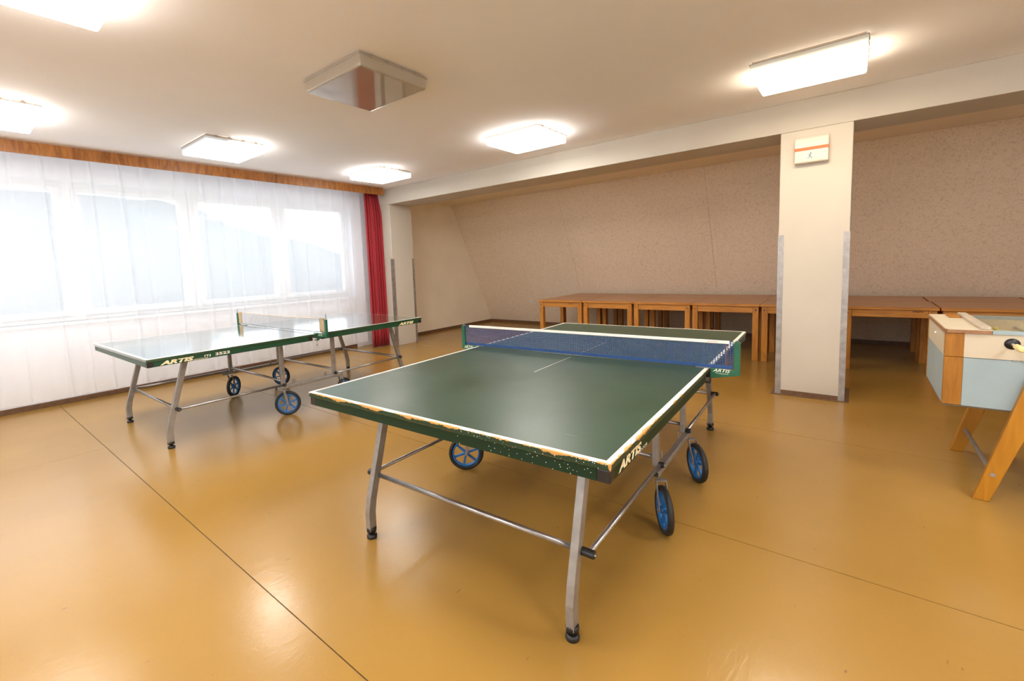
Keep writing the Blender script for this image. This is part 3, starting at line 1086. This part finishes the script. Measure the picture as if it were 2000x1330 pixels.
# ------------------------------------------------------------------ emergency light on the column
er = empty('emergency_light', (-.331, BY0, 2.13))
tag(er, 'white emergency exit light with an orange stripe, high on the column', 'emergency light')
MB().prism([(0, 0), (-.050, 0), (-.058, .012), (-.062, .17), (-.046, .215), (0, .245)], 'x', -.121, .121, .006).build('housing', MAT['cream'], er)
hs = er.children[0]
hs.data.materials[0] = plain('ivory_plastic', (0.66, 0.61, 0.53), 0.4, var=0.01)
MB().box(-.1225, .1225, -.0635, -.0, .107, .133).build('stripe', MAT['orange'], er)
# running figure
rf = MB()
def stick(p, q, r):
    rf.cyl((p[0], -.0612, p[1]), (q[0], -.0612, q[1]), r, n=6)
cx0, cz0 = -.008, .057
rf.cyl((cx0 + .004, -.0630, cz0 + .026), (cx0 + .004, -.0598, cz0 + .026), .0055, n=10)
stick((cx0 + .002, cz0 + .018), (cx0 - .003, cz0 - .004), .0035)
stick((cx0 + .002, cz0 + .016), (cx0 + .018, cz0 + .012), .0018)
stick((cx0 + .002, cz0 + .016), (cx0 - .016, cz0 + .006), .0018)
stick((cx0 - .003, cz0 - .003), (cx0 + .012, cz0 - .012), .0022)
stick((cx0 + .012, cz0 - .012), (cx0 + .010, cz0 - .028), .0020)
stick((cx0 - .003, cz0 - .003), (cx0 - .010, cz0 - .018), .0022)
stick((cx0 - .010, cz0 - .018), (cx0 - .024, cz0 - .020), .0020)
rf.build('running_figure', MAT['sign_blue'], er)

# socket on the leaning wall
ang = math.atan(SL)
sk = empty('wall_socket', (-5.417, YS - SL * .514, .514))
sk.rotation_euler = (ang, 0, 0)
tag(sk, 'small white wall socket on the leaning wallpapered wall', 'socket')
MB().box(-.04, .04, -.012, 0, -.04, .04, .004).build('cover_plate', MAT['white'], sk)
MB().cyl((0, -.0135, 0), (0, -.011, 0), .021, n=16).build('socket_insert', MAT['white'], sk)
for hx_ in (-.008, .008):
    MB().cyl((hx_, -.0145, 0), (hx_, -.012, 0), .003, n=8).build('socket_hole', MAT['black'], sk)

# ------------------------------------------------------------------ table tennis tables
HW, HL = .7625, 1.37
def caster(parent, x, y, az, topz):
    """wheel touching the floor at (x, y); az = azimuth of the axle in the table's frame"""
    r = .115
    q = r / .100
    ax = Vector((cos(az), sin(az), 0))
    rot = ax.to_track_quat('Z', 'Y').to_matrix().to_4x4()
    c = Vector((x, y, r))
    sx = .59 if x > 0 else -.59
    sy = .305 if y > 0 else -.305
    fk = MB()
    head = Vector((sx, sy, topz - .022))
    fk.cyl((sx, sy, topz - .014), (sx, sy, topz + .004), .010, n=10)
    up = Vector((x, y, .218))
    for s in (-1, 1):
        off = ax * (.023 * s)
        a = c + off
        b = Vector((sx, sy, topz - .014)) * .55 + Vector((x, y, topz - .014)) * .45 + off
        d = (b - a)
        m = d.to_track_quat('Z', 'Y').to_matrix().to_4x4()
        # keep plate thin along the axle
        z = d.normalized()
        xx = ax - z * ax.dot(z)
        xx.normalize()
        yv = z.cross(xx)
        m = Matrix((xx, yv, z)).transposed().to_4x4()
        m.translation = a
        fk.box(-.0018, .0018, -.010, .010, -.012, d.length, .001, 1, m)
    b0 = Vector((sx, sy, topz - .014)) * .55 + Vector((x, y, topz - .014)) * .45
    m2 = Matrix((ax, Vector((0, 0, 1)).cross(ax), Vector((0, 0, 1)))).transposed().to_4x4()
    m2.translation = b0
    fk.box(-.025, .025, -.014, .014, -.003, .002, 0, 1, m2)
    fk.cyl(c - ax * .030, c + ax * .030, .006, n=10)
    f = fk.build('caster', MAT['steel'], parent)
    mt = Matrix.Translation(c) @ rot
    tw = .0135
    MB().lathe([(.078, -tw * .7), (.090, -tw), (.097, -tw * .8), (.100, -tw * .3), (.100, tw * .3), (.097, tw * .8), (.090, tw), (.078, tw * .7)], 40, mt @ Matrix.Diagonal((q, q, 1.12, 1)), True).build('tire', MAT['rubber'], f)
    rim = MB()
    rim.lathe([(.070 * q, -.011), (.0785 * q, -.012), (.0785 * q, .012), (.070 * q, .011)], 36, mt, True)
    rim.lathe([(.0155, -.018), (.0165, .018)], 16, mt)
    for k in range(6):
        a = k * pi / 3 + .3
        d = Vector((cos(a), sin(a), 0))
        e = Vector((-sin(a), cos(a), 0))
        mm = mt @ Matrix((e, Vector((0, 0, 1)), d)).transposed().to_4x4()
        rim.box(-.0065, .0065, -.007, .007, .012, .073 * q, 0, 1, mm)
    rim.build('wheel_rim', MAT['bluerim'], f)
    return f

def tennis_table(loc, rz, topm, apm, casters, label):
    r = empty('table_tennis_table', (loc[0], loc[1], 0), rz)
    tag(r, label, 'table', 'table tennis tables')
    for s in (-1, 1):
        y0, y1 = sorted((s * .004, s * HL))
        MB().box(-HW, HW, y0, y1, .738, .760, .0025, 2).build('tabletop', topm, r)
        # apron of each half
        ap = MB()
        e0, e1 = sorted((s * .05, s * (HL - .006)))
        i = .005
        z0, z1 = .697, .738
        c = .040
        o0, o1 = sorted((s * (.05 + c), s * (HL - .006 - c)))
        ap.box(-HW + i, -HW + i + .022, o0, o1, z0, z1)
        ap.box(HW - i - .022, HW - i, o0, o1, z0, z1)
        for ye in (s * .05, s * (HL - .006)):
            inner = ye + (.022 if ye < (e0 + e1) / 2 else -.022)
            a, b = sorted((ye, inner))
            ap.box(-HW + i + c, HW - i - c, a, b, z0, z1)
        ap.build('apron', apm, r)
        for sx in (-1, 1):
            for ye in (s * .05, s * (HL - .006)):
                d = 1 if ye < (e0 + e1) / 2 else -1
                a, b = sorted((ye - d * .001, ye + d * c))
                x0, x1 = sorted((sx * (HW - i + .001), sx * (HW - i - c)))
                MB().box(x0, x1, a, b, z0 - .001, z1 - .001, .004, 2).build('corner_block', MAT['black'], r)
    # bent legs
    for s in (-1, 1):
        for sx in (-1, 1):
            path = [(1.210, .040), (1.210, .135), (1.198, .20), (1.052, .700)]
            wd = .021
            left = [(p[0] + wd, p[1]) for p in path]
            right = [(p[0] - wd, p[1]) for p in reversed(path)]
            poly = [(s * p[0], p[1]) for p in left + right]
            lg = MB().prism(poly, 'x', sx * .55 - .0155, sx * .55 + .0155, .002).build('leg', MAT['steel'], r)
            ft = MB()
            ft.lathe([(.012, .020), (.012, .034), (.024, .034), (.025, .050), (.022, .056)], 18, Matrix.Translation((sx * .55, s * 1.21, 0)))
            ft.lathe([(.024, .0), (.0255, .004), (.0255, .016), (.018, .022)], 18, Matrix.Translation((sx * .55, s * 1.21, 0)))
            ft.build('foot', MAT['black'], lg)
            # side rod from leg to upright, with spacers
            rd = MB().tube([(sx * .592, s * 1.150, .306), (sx * .592, s * .278, .300)], .0095, 10).build('side_rod', MAT['rod'], r)
            MB().cyl((sx * .566, s * 1.150, .306), (sx * .612, s * 1.150, .306), .0155, n=14).build('spacer', MAT['black'], rd)
            MB().cyl((sx * .588, s * .278, .300), (sx * .612, s * .278, .300), .0145, n=14).build('spacer', MAT['black'], rd)
            MB().cyl((sx * .612, s * 1.150, .306), (sx * .620, s * 1.150, .306), .006, n=8).build('bolt', MAT['rod'], rd)
            MB().cyl((sx * .612, s * .278, .300), (sx * .618, s * .278, .300), .006, n=8).build('bolt', MAT['rod'], rd)
            # upright
            MB().box(sx * .57 - .014, sx * .57 + .014, s * .275 - .0185, s * .275 + .0185, .290, .700, .002, 1).build('upright', MAT['steel'], r)
        MB().tube([(-.536, s * 1.150, .306), (.536, s * 1.150, .306)], .0115, 10).build('cross_rod', MAT['rod'], r)
        MB().tube([(-.558, s * .278, .335), (.558, s * .278, .335)], .0105, 10).build('cross_rod', MAT['rod'], r)
    for sx in (-1, 1):
        rl = MB().box(sx * .59 - .016, sx * .59 + .016, -.350, .350, .262, .290, .003, 1).build('bottom_rail', MAT['steel'], r)
        for yc in (-.3488, .3488):
            MB().box(sx * .59 - .0135, sx * .59 + .0135, yc - .0027, yc + .0027, .2645, .2875).build('end_cap', MAT['black'], rl)
        for yy in (-.17, .17):
            MB().box(sx * .57 - .003, sx * .57 + .003, yy - .013, yy + .013, .286, .325, .001, 1).build('rail_tab', MAT['steel'], rl)
    for (x, y, az) in casters:
        caster(r, x, y, az - rz, .262)
    return r

TA = (-1.3395, 2.5345, .0383)
TB = (-4.6982, 2.3116, .0098)
ta = tennis_table(TA, TA[2], MAT['top_worn'], MAT['apron_worn'],
    [(.637, -.372, RAD(215)), (.652, .268, RAD(220)), (-.625, -.352, RAD(-48)), (-.625, .27, RAD(40))],
    'near green table tennis table with chipped wooden edges, holding the blue net')
tb = tennis_table(TB, TB[2], MAT['top_ok'], MAT['apron_ok'],
    [(.573, -.245, RAD(-30)), (-.600, -.245, RAD(35)), (-.605, .305, RAD(-62)), (.60, .36, RAD(20))],
    'far green table tennis table by the windows, shining with window light, numbered 3523')
# lettering on the long sides
ex = HW + .0008
text('lettering', 'ARTIS', (0, 1, 0), (ex - .0045, -1.285, .7015), .225, .031, MAT['letter'], tb, .28, .05)
text('lettering', 'INDOOR', (0, 1, 0), (ex - .0045, -1.085, .6985), .125, .010, MAT['letter'], tb, .2, .0)
text('lettering', 'ITJ', (0, 1, 0), (ex - .0045, -.985, .7085), .045, .019, MAT['whiteletter'], tb, .0, .02)
text('lettering', '3523', (0, 1, 0), (ex - .0045, -.905, .7095), .110, .022, MAT['whiteletter'], tb, .0, .03)
text('lettering', 'ARTIS', (0, 1, 0), (ex - .0045, 1.015, .7025), .225, .030, MAT['letter'], tb, .28, .05)
text('lettering', 'ARTIS', (0, 1, 0), (ex - .0045, -1.300, .7025), .215, .031, MAT['letter'], ta, .28, .05)
text('lettering', 'INDOOR', (0, 1, 0), (ex - .0045, -1.125, .6985), .10, .0105, MAT['whiteletter'], ta, .2, .0)

# ------------------------------------------------------------------ nets
def net_grid(name, y, x0, x1, z0, z1, dx, dz, wx, wz, m, parent, sag=None):
    bm = bmesh.new()
    sag = sag or (lambda x: 0)
    def quad(pts):
        bm.faces.new([bm.verts.new(p) for p in pts])
    n = int((x1 - x0) / dx)
    for i in range(n + 1):
        x = x0 + (x1 - x0) * i / n
        s = sag(x)
        quad([(x - wx, y, z0 + s), (x + wx, y, z0 + s), (x + wx, y, z1 + s), (x - wx, y, z1 + s)])
    k = int((z1 - z0) / dz)
    seg = 24
    for j in range(k + 1):
        z = z0 + (z1 - z0) * j / k
        for q in range(seg):
            a = x0 + (x1 - x0) * q / seg
            b = x0 + (x1 - x0) * (q + 1) / seg
            quad([(a, y + .0004, z - wz + sag(a)), (b, y + .0004, z - wz + sag(b)), (b, y + .0004, z + wz + sag(b)), (a, y + .0004, z + wz + sag(a))])
    me = bpy.data.meshes.new(name)
    bm.to_mesh(me)
    bm.free()
    me.materials.append(m)
    o = bpy.data.objects.new(name, me)
    COL.objects.link(o)
    o.parent = parent
    o['kind'] = 'stuff'
    return o

# blue net on the near table
na = empty('table_tennis_net', (TA[0], TA[1], .760), TA[2])
tag(na, 'blue mesh table tennis net with white top tape and green posts', 'net', 'table tennis nets')
net_grid('net_mesh', 0, -.872, .872, .012, .146, .0115, .0105, .0019, .0017, MAT['net_blue'], na)
MB().box(-.872, .872, -.0012, .0012, .004, .020).build('bottom_band', MAT['net_blue'], na)
MB().box(-.838, .856, -.0022, .0022, .134, .150, .001, 1).build('top_tape', MAT['tape'], na)
MB().box(.839, .843, -.001, .001, .012, .134).build('end_seam', plain('rust_thread', (.16, .06, .06), .8), na)
for s in (-1, 1):
    br = MB()
    br.prism([(s * .770, -.052), (s * .905, -.024), (s * .905, .146), (s * .878, .146), (s * .878, .000), (s * .770, .003)], 'y', -.010, .010, .0015)
    b_ = br.build('net_post', MAT['green'], na)
    x0, x1 = sorted((s * .700, s * .772))
    MB().box(x0, x1, -.014, .014, .0008, .0045, .001, 1).build('clamp_plate', MAT['rod'], b_)
    x0, x1 = sorted((s * .7665, s * .772))
    MB().box(x0, x1, -.012, .012, -.075, .003).box(*sorted((s * .725, s * .771)), -.012, .012, -.080, -.074).build('clamp_arm', MAT['black'], b_)
    MB().cyl((s * .74, 0, -.120), (s * .74, 0, -.066), .004, n=8).cyl((s * .725, 0, -.118), (s * .755, 0, -.118), .003, n=8).build('clamp_screw', MAT['rod'], b_)
    MB().tube([(s * .882, 0, .140), (s * .885, 0, .152), (s * .893, 0, .154), (s * .897, 0, .146)], .0022, 6).build('hook', MAT['rod'], b_)
    xo = .782 if s > 0 else -.885
    text('lettering', 'ARTIS', (1, 0, 0), (xo, -.0106, -.014 if s > 0 else -.018), .082, .017, MAT['whiteletter'], b_, .4, .01)
    MB().tube([(xo + .010, -.0104, -.0185), (xo + .04, -.0104, -.0225), (xo + .072, -.0104, -.021)], .0009, 4).build('logo_stroke', MAT['whiteletter'], b_)
text('lettering', 'JOOLA', (1, 0, 0), (.752, -.0026, .1385), .050, .0068, MAT['redletter'], na, .2, .01)

# grey net on the far table
nb = empty('table_tennis_net', (TB[0], TB[1], .760), TB[2])
tag(nb, 'slack pale grey table tennis net with cream cloth ends on the far table', 'net', 'table tennis nets')
sagf = lambda x: -.010 * (1 - (x / .82) ** 2)
net_grid('net_mesh', 0, -.82, .82, .020, .143, .0125, .0115, .0013, .0012, MAT['net_grey'], nb, sagf)
MB().tube([(-.85 + 1.7 * i / 20, 0, .146 + sagf(-.85 + 1.7 * i / 20)) for i in range(21)], .0036, 6).build('top_cord', MAT['cloth'], nb)
MB().tube([(-.85 + 1.7 * i / 20, 0, .018 + sagf(-.85 + 1.7 * i / 20) * .8) for i in range(21)], .0028, 6).build('bottom_cord', MAT['cord_dark'], nb)
for s in (-1, 1):
    x0, x1 = sorted((s * .800, s * .905))
    ce = MB()
    t = bmesh.new()
    nn = 10
    rows = []
    for i in range(nn + 1):
        x = s * (.808 + .097 * i / nn)
        wv = .004 * sin(i * 2.2)
        rows.append([t.verts.new((x, wv * (1 if k % 2 else .5), .012 + (.138) * k / 5 + .004 * sin(i * .9 + k))) for k in range(6)])
    for i in range(nn):
        for k in range(5):
            t.faces.new((rows[i][k], rows[i + 1][k], rows[i + 1][k + 1], rows[i][k + 1])).smooth = True
    bmesh.ops.solidify(t, geom=list(t.faces), thickness=.002)
    ce._add(t)
    ce.build('end_cloth', MAT['cloth'], nb)
    br = MB()
    br.box(*sorted((s * .905, s * .932)), -.011, .011, -.022, .138, .002, 1)
    br.prism([(s * .770, -.040), (s * .905, -.030), (s * .932, -.022), (s * .932, .004), (s * .770, .002)], 'y', -.010, .010, .001)
    b_ = br.build('net_post', MAT['green'], nb)
    MB().cyl((s * .922, 0, .13), (s * .922, 0, .186), .0045, n=10).build('post_rod', MAT['rod'], b_)
    MB().box(*sorted((s * .715, s * .772)), -.013, .013, .0008, .0045).build('clamp_plate', MAT['green'], b_)
    MB().box(*sorted((s * .7665, s * .772)), -.012, .012, -.060, .003).box(*sorted((s * .725, s * .771)), -.012, .012, -.068, -.060).build('clamp_arm', MAT['green'], b_)
    MB().cyl((s * .745, 0, -.118), (s * .745, 0, -.060), .003, n=8).cyl((s * .728, 0, -.116), (s * .762, 0, -.116), .0028, n=8).build('clamp_screw', MAT['rod'], b_)
    xo = .79 if s > 0 else -.89
    text('lettering', 'ARTIS', (1, 0, 0), (xo, -.0106, -.020), .075, .016, MAT['letter'], b_, .4, .01)

# ------------------------------------------------------------------ row of wooden tables in the alcove
TH = .72
def wooden_table(w, d):
    r = empty('wooden_table', (0, 0, 0))
    hw, hd = w / 2, d / 2
    tp = MB().box(-hw, hw, -hd, hd, TH - .016, TH, .002, 1).build('tabletop', MAT['top_brown'], r)
    ed = MB()
    t = .0025
    ed.box(-hw - t, hw + t, -hd - .012, -hd, TH - .030, TH - .001, .002, 1)
    ed.box(-hw - t, hw + t, hd, hd + .006, TH - .030, TH - .001, .002, 1)
    ed.box(-hw - t, -hw, -hd, hd, TH - .030, TH - .001)
    ed.box(hw, hw + t, -hd, hd, TH - .030, TH - .001)
    ed.build('edge_band', MAT['pine_x'], r)
    l = .066
    for sx in (-1, 1):
        for sy in (-1, 1):
            x0, x1 = sorted((sx * (hw - .012), sx * (hw - .012 - l)))
            y0, y1 = sorted((sy * (hd - .006), sy * (hd - .006 - l)))
            lg = MB().box(x0, x1, y0, y1, 0, TH - .016, .003, 1).build('leg', MAT['pine_z'], r)
            yb = sy * (hd - .006)
            MB().cyl(((x0 + x1) / 2 + sx * .005, yb + sy * .0006, TH - .075), ((x0 + x1) / 2 + sx * .005, yb - sy * .004, TH - .075), .0085, n=10).build('bolt', MAT['black'], lg)
    for sy in (-1, 1):
        y0, y1 = sorted((sy * (hd - .012), sy * (hd - .034)))
        MB().box(-hw + .079, hw - .079, y0, y1, TH - .112, TH - .017, .002, 1).build('apron_rail', MAT['pine_x'], r)
    for sx in (-1, 1):
        x0, x1 = sorted((sx * (hw - .022), sx * (hw - .044)))
        MB().box(x0, x1, -hd + .073, hd - .073, TH - .112, TH - .017, .002, 1).build('apron_rail', MAT['pine_y'], r)
    return r

proto = wooden_table(.797, .765)
edges_f = [-4.135, -3.325, -2.517, -1.711, -.905]
ordn = ['first', 'second', 'third', 'fourth', 'fifth']
spots = []
for i, x in enumerate(edges_f):
    if i == 0:
        lab = 'leftmost wooden table of the front row, nearest the wall socket, stamped on its rail'
    elif i == 4:
        lab = 'wooden table of the front row half hidden behind the left side of the column'
    else:
        lab = '%s wooden table from the left in the front row under the leaning wall' % ordn[i]
    spots.append((x + .403, 6.952, lab, 1.0))
for i, x in enumerate(edges_f):
    if i == 0:
        lab = 'leftmost wooden table of the rear row, against the leaning wall'
    elif i == 4:
        lab = 'wooden table of the rear row touching the leaning wall behind the column'
    else:
        lab = '%s wooden table from the left in the rear row against the leaning wall' % ordn[i]
    spots.append((x + .403 - .035, 7.742, lab, 1.0))
spots.append((.290, 6.955, 'wooden table in the front row just right of the column, beside the table football', .965))
spots.append((1.085, 6.955, 'wooden table of the front row standing behind the table football', .99))
spots.append((.270, 7.748, 'wooden table of the rear row just right of the column, against the wall', .965))
spots.append((1.068, 7.748, 'wooden table of the rear row behind the table football', .99))
spots.append((1.885, 7.748, 'rightmost wooden table of the rear row, at the right picture edge', 1.0))
rt = []
for i, (x, y, lab, sc_) in enumerate(spots):
    o = proto if i == 0 else copy_tree(proto)
    o.location = (x, y, 0)
    o.scale = (sc_, 1, 1)
    tag(o, lab, 'table', 'wooden tables pushed together in the alcove')
    rt.append(o)
# inventory stamps on two of the rails
hd = .765 / 2
text('stamp', 'PSEPS', (1, 0, 0), (.155, -hd + .0112, TH - .058), .075, .014, MAT['stamp'], rt[0], 0, .02)
text('stamp', 'PSEPS', (1, 0, 0), (.195, -hd + .0112, TH - .056), .085, .016, MAT['stamp'], rt[10], 0, .02)

# ------------------------------------------------------------------ table football
fx, fy = .385, 3.47
FL, FD = 1.40, .735
fb = empty('table_football', (fx + FL / 2, fy + FD / 2, 0))
tag(fb, 'table football game with cream and light blue panels on splayed wooden legs', 'game table')
hx, hy = FL / 2, FD / 2
Z0, ZM, Z1 = .492, .753, .884
PW = .072
for sx in (-1, 1):
    for sy in (-1, 1):
        x0, x1 = sorted((sx * hx, sx * (hx - PW)))
        y0, y1 = sorted((sy * hy, sy * (hy - .030)))
        MB().box(x0, x1, y0, y1, ZM + .001, Z1, .002, 1).build('corner_post', MAT['post_wood'], fb)
        MB().box(x0, x1, y0, y1, Z0, ZM - .001, .002, 1).build('corner_post', MAT['post_wood'], fb)
    x0, x1 = sorted((sx * hx, sx * (hx - .020)))
    MB().box(x0, x1, -hy + .030, hy - .030, ZM + .001, Z1).build('end_panel', MAT['cream'], fb)
    ep = MB().box(x0, x1, -hy + .030, hy - .030, Z0, ZM - .001).build('end_panel', MAT['ltblue'], fb)
    if sx < 0:
        MB().sphere((-hx - .004, -.02, .835), .008, .7, 1, 1).build('peg', MAT['white'], fb)
for sy in (-1, 1):
    y0, y1 = sorted((sy * (hy - .003), sy * (hy - .023)))
    MB().box(-hx + PW, hx - PW, y0, y1, ZM + .001, Z1).build('side_panel', MAT['cream'], fb)
    MB().box(-hx + PW + .001, hx - PW - .001, y0, y1, Z0, ZM - .002).build('side_panel', MAT['ltblue'], fb)
    y0, y1 = sorted((sy * (hy + .004), sy * (hy - .030)))
    MB().box(-hx + .170, hx - .170, y0, y1, Z1, Z1 + .018).build('top_rail', MAT['ltblue'], fb)
MB().box(-hx + .001, hx - .001, -hy + .001, hy - .001, Z0 - .008, Z0).build('bottom_board', MAT['fig_d'], fb)
for sy in (-1, 1):
    y0, y1 = sorted((sy * (hy - .0235), sy * (hy - .029)))
    MB().box(-hx + .021, hx - .021, y0, y1, .7785, Z1 - .001).build('inner_wall', MAT['inner'], fb)
MB().box(-hx + .021, hx - .021, -hy + .024, hy - .024, .770, .778).build('playfield', MAT['field'], fb)
for sx in (-1, 1):
    # end boards with brown edging, clipped corners
    c = .018
    pts = [(-hx - .006, -hy - .006 + c), (-hx - .006 + c * .6, -hy - .010), (-hx + .168, -hy - .010), (-hx + .168, hy + .010), (-hx - .006 + c * .6, hy + .010), (-hx - .006, hy + .006 - c)]
    pts = [(sx * -p[0], p[1]) for p in pts]
    MB().prism(pts, 'z', Z1 + .001, Z1 + .0175).build('edging', MAT['edging'], fb)
    ins = [(p[0] * .9955 - sx * .002, p[1] * .985) for p in pts]
    MB().prism(ins, 'z', Z1 + .0176, Z1 + .0200).build('end_board', MAT['cream'], fb)
    x0, x1 = sorted((sx * (hx - .128), sx * (hx - .166)))
    MB().box(x0, x1, -hy + .01, hy - .012, Z1 + .0200, Z1 + .038, .003, 1).build('batten', MAT['barwood'], fb)
MB().box(-hx + .070, -hx + .122, .17, .33, Z1 + .0200, Z1 + .030, .002, 1).build('wood_block', MAT['post_wood'], fb)
MB().box(-hx + .170, hx - .170, -hy + .004, hy - .004, Z1 + .019, Z1 + .025).build('glass_cover', MAT['tglass'], fb)
# hinge strips between upper and lower front panels
for k in range(3):
    x = -hx + .245 + k * .40
    for d in (0, .028):
        MB().box(x + d, x + d + .019, -hy + .000, -hy + .006, ZM - .005, ZM + .003).build('hinge', MAT['chrome'], fb)
# rods with figures
for k in range(8):
    x = -hx + .240 + k * .1315
    front = k in (0, 1, 3, 5)
    s = -1 if front else 1
    rod = MB().tube([(x, min(s * (hy + .165), -s * (hy + .02)), .838), (x, max(s * (hy + .165), -s * (hy + .02)), .838)], .0065, 10).build('rod', MAT['rod'], fb)
    for sy in (-1, 1):
        y = sy * (hy - .003)
        m = Matrix.Translation((x, y, .838)) @ Matrix.Rotation(RAD(90) * (-sy), 4, 'X')
        MB().lathe([(.028, -.001), (.028, .0025), (.014, .004), (.010, .008)], 24, m).build('bushing', MAT['black'], rod)
    ha = s * (hy + .070)
    m = Matrix.Translation((x, ha, .838)) @ Matrix.Rotation(RAD(90) * (-s), 4, 'X')
    MB().lathe([(.008, 0), (.0125, .004), (.014, .03), (.015, .085), (.013, .105), (.008, .110)], 18, m).build('handle', MAT['handle_y'], rod)
    nf = [1, 2, 3, 5, 5, 3, 2, 1][k]
    for q in range(nf):
        yq = (q - (nf - 1) / 2) * .13
        fg = MB()
        fg.sphere((x, yq, .868), .0115)
        fg.box(x - .010, x + .010, yq - .017, yq + .017, .822, .858, .006, 2)
        fg.box(x - .007, x + .007, yq - .011, yq + .011, .785, .824, .004, 1)
        fg.build('player_figure', MAT['fig_y'] if k in (0, 1, 3, 5) else MAT['fig_d'], rod)
# splayed legs outside the long sides, braces between each pair
for sx in (-1, 1):
    for sy in (-1, 1):
        pts = [(.132, 0), (.193, 0), (.380, .64), (.296, .68)]
        poly = [(sx * (hx - p[0]), p[1]) for p in pts]
        y0, y1 = sorted((sy * (hy + .001), sy * (hy + .036)))
        lg = MB().prism(poly, 'y', y0, y1, .004).build('leg', MAT['leg_wood'], fb)
        for (bx, bz) in ((.198, .150), (.325, .60)):
            MB().cyl((sx * (hx - bx), sy * (hy + .034), bz), (sx * (hx - bx), sy * (hy + .0385), bz), .011, n=12).build('bolt', MAT['chrome'], lg)
    MB().cyl((sx * (hx - .198), -hy - .002, .150), (sx * (hx - .198), hy + .002, .150), .0105, n=12).build('brace', MAT['steel'], fb)

# ------------------------------------------------------------------ outside: hill and ground
bm = bmesh.new()
prev = None
for i in range(61):
    y = -60 + i * 3.0
    zr = 26.3 - .325 * y + .7 * sin(y * .13) + .35 * sin(y * .6)
    zr = max(zr, 2.2 + .3 * sin(y * .5))
    rowv = []
    for j in range(7):
        t = j / 6
        rowv.append(bm.verts.new((-60 + t * -45 + 3 * sin(i * .7 + j), y, -9 + (zr + 9) * (1 - (1 - t) ** 1.6) * 1.0 + t * 0)))
    # keep the crest where it is seen against the sky
    if prev:
        for j in range(6):
            bm.faces.new((prev[j], rowv[j], rowv[j + 1], prev[j + 1])).smooth = True
    prev = rowv
me = bpy.data.meshes.new('hillside')
bm.to_mesh(me)
bm.free()
me.materials.append(MAT['hill'])
hl = bpy.data.objects.new('hillside', me)
COL.objects.link(hl)
hl['kind'] = 'structure'
gd = MB().box(-62, 90, -80, 120, -9.3, -9.0).build('outside_ground', MAT['ground'])
struct(gd)
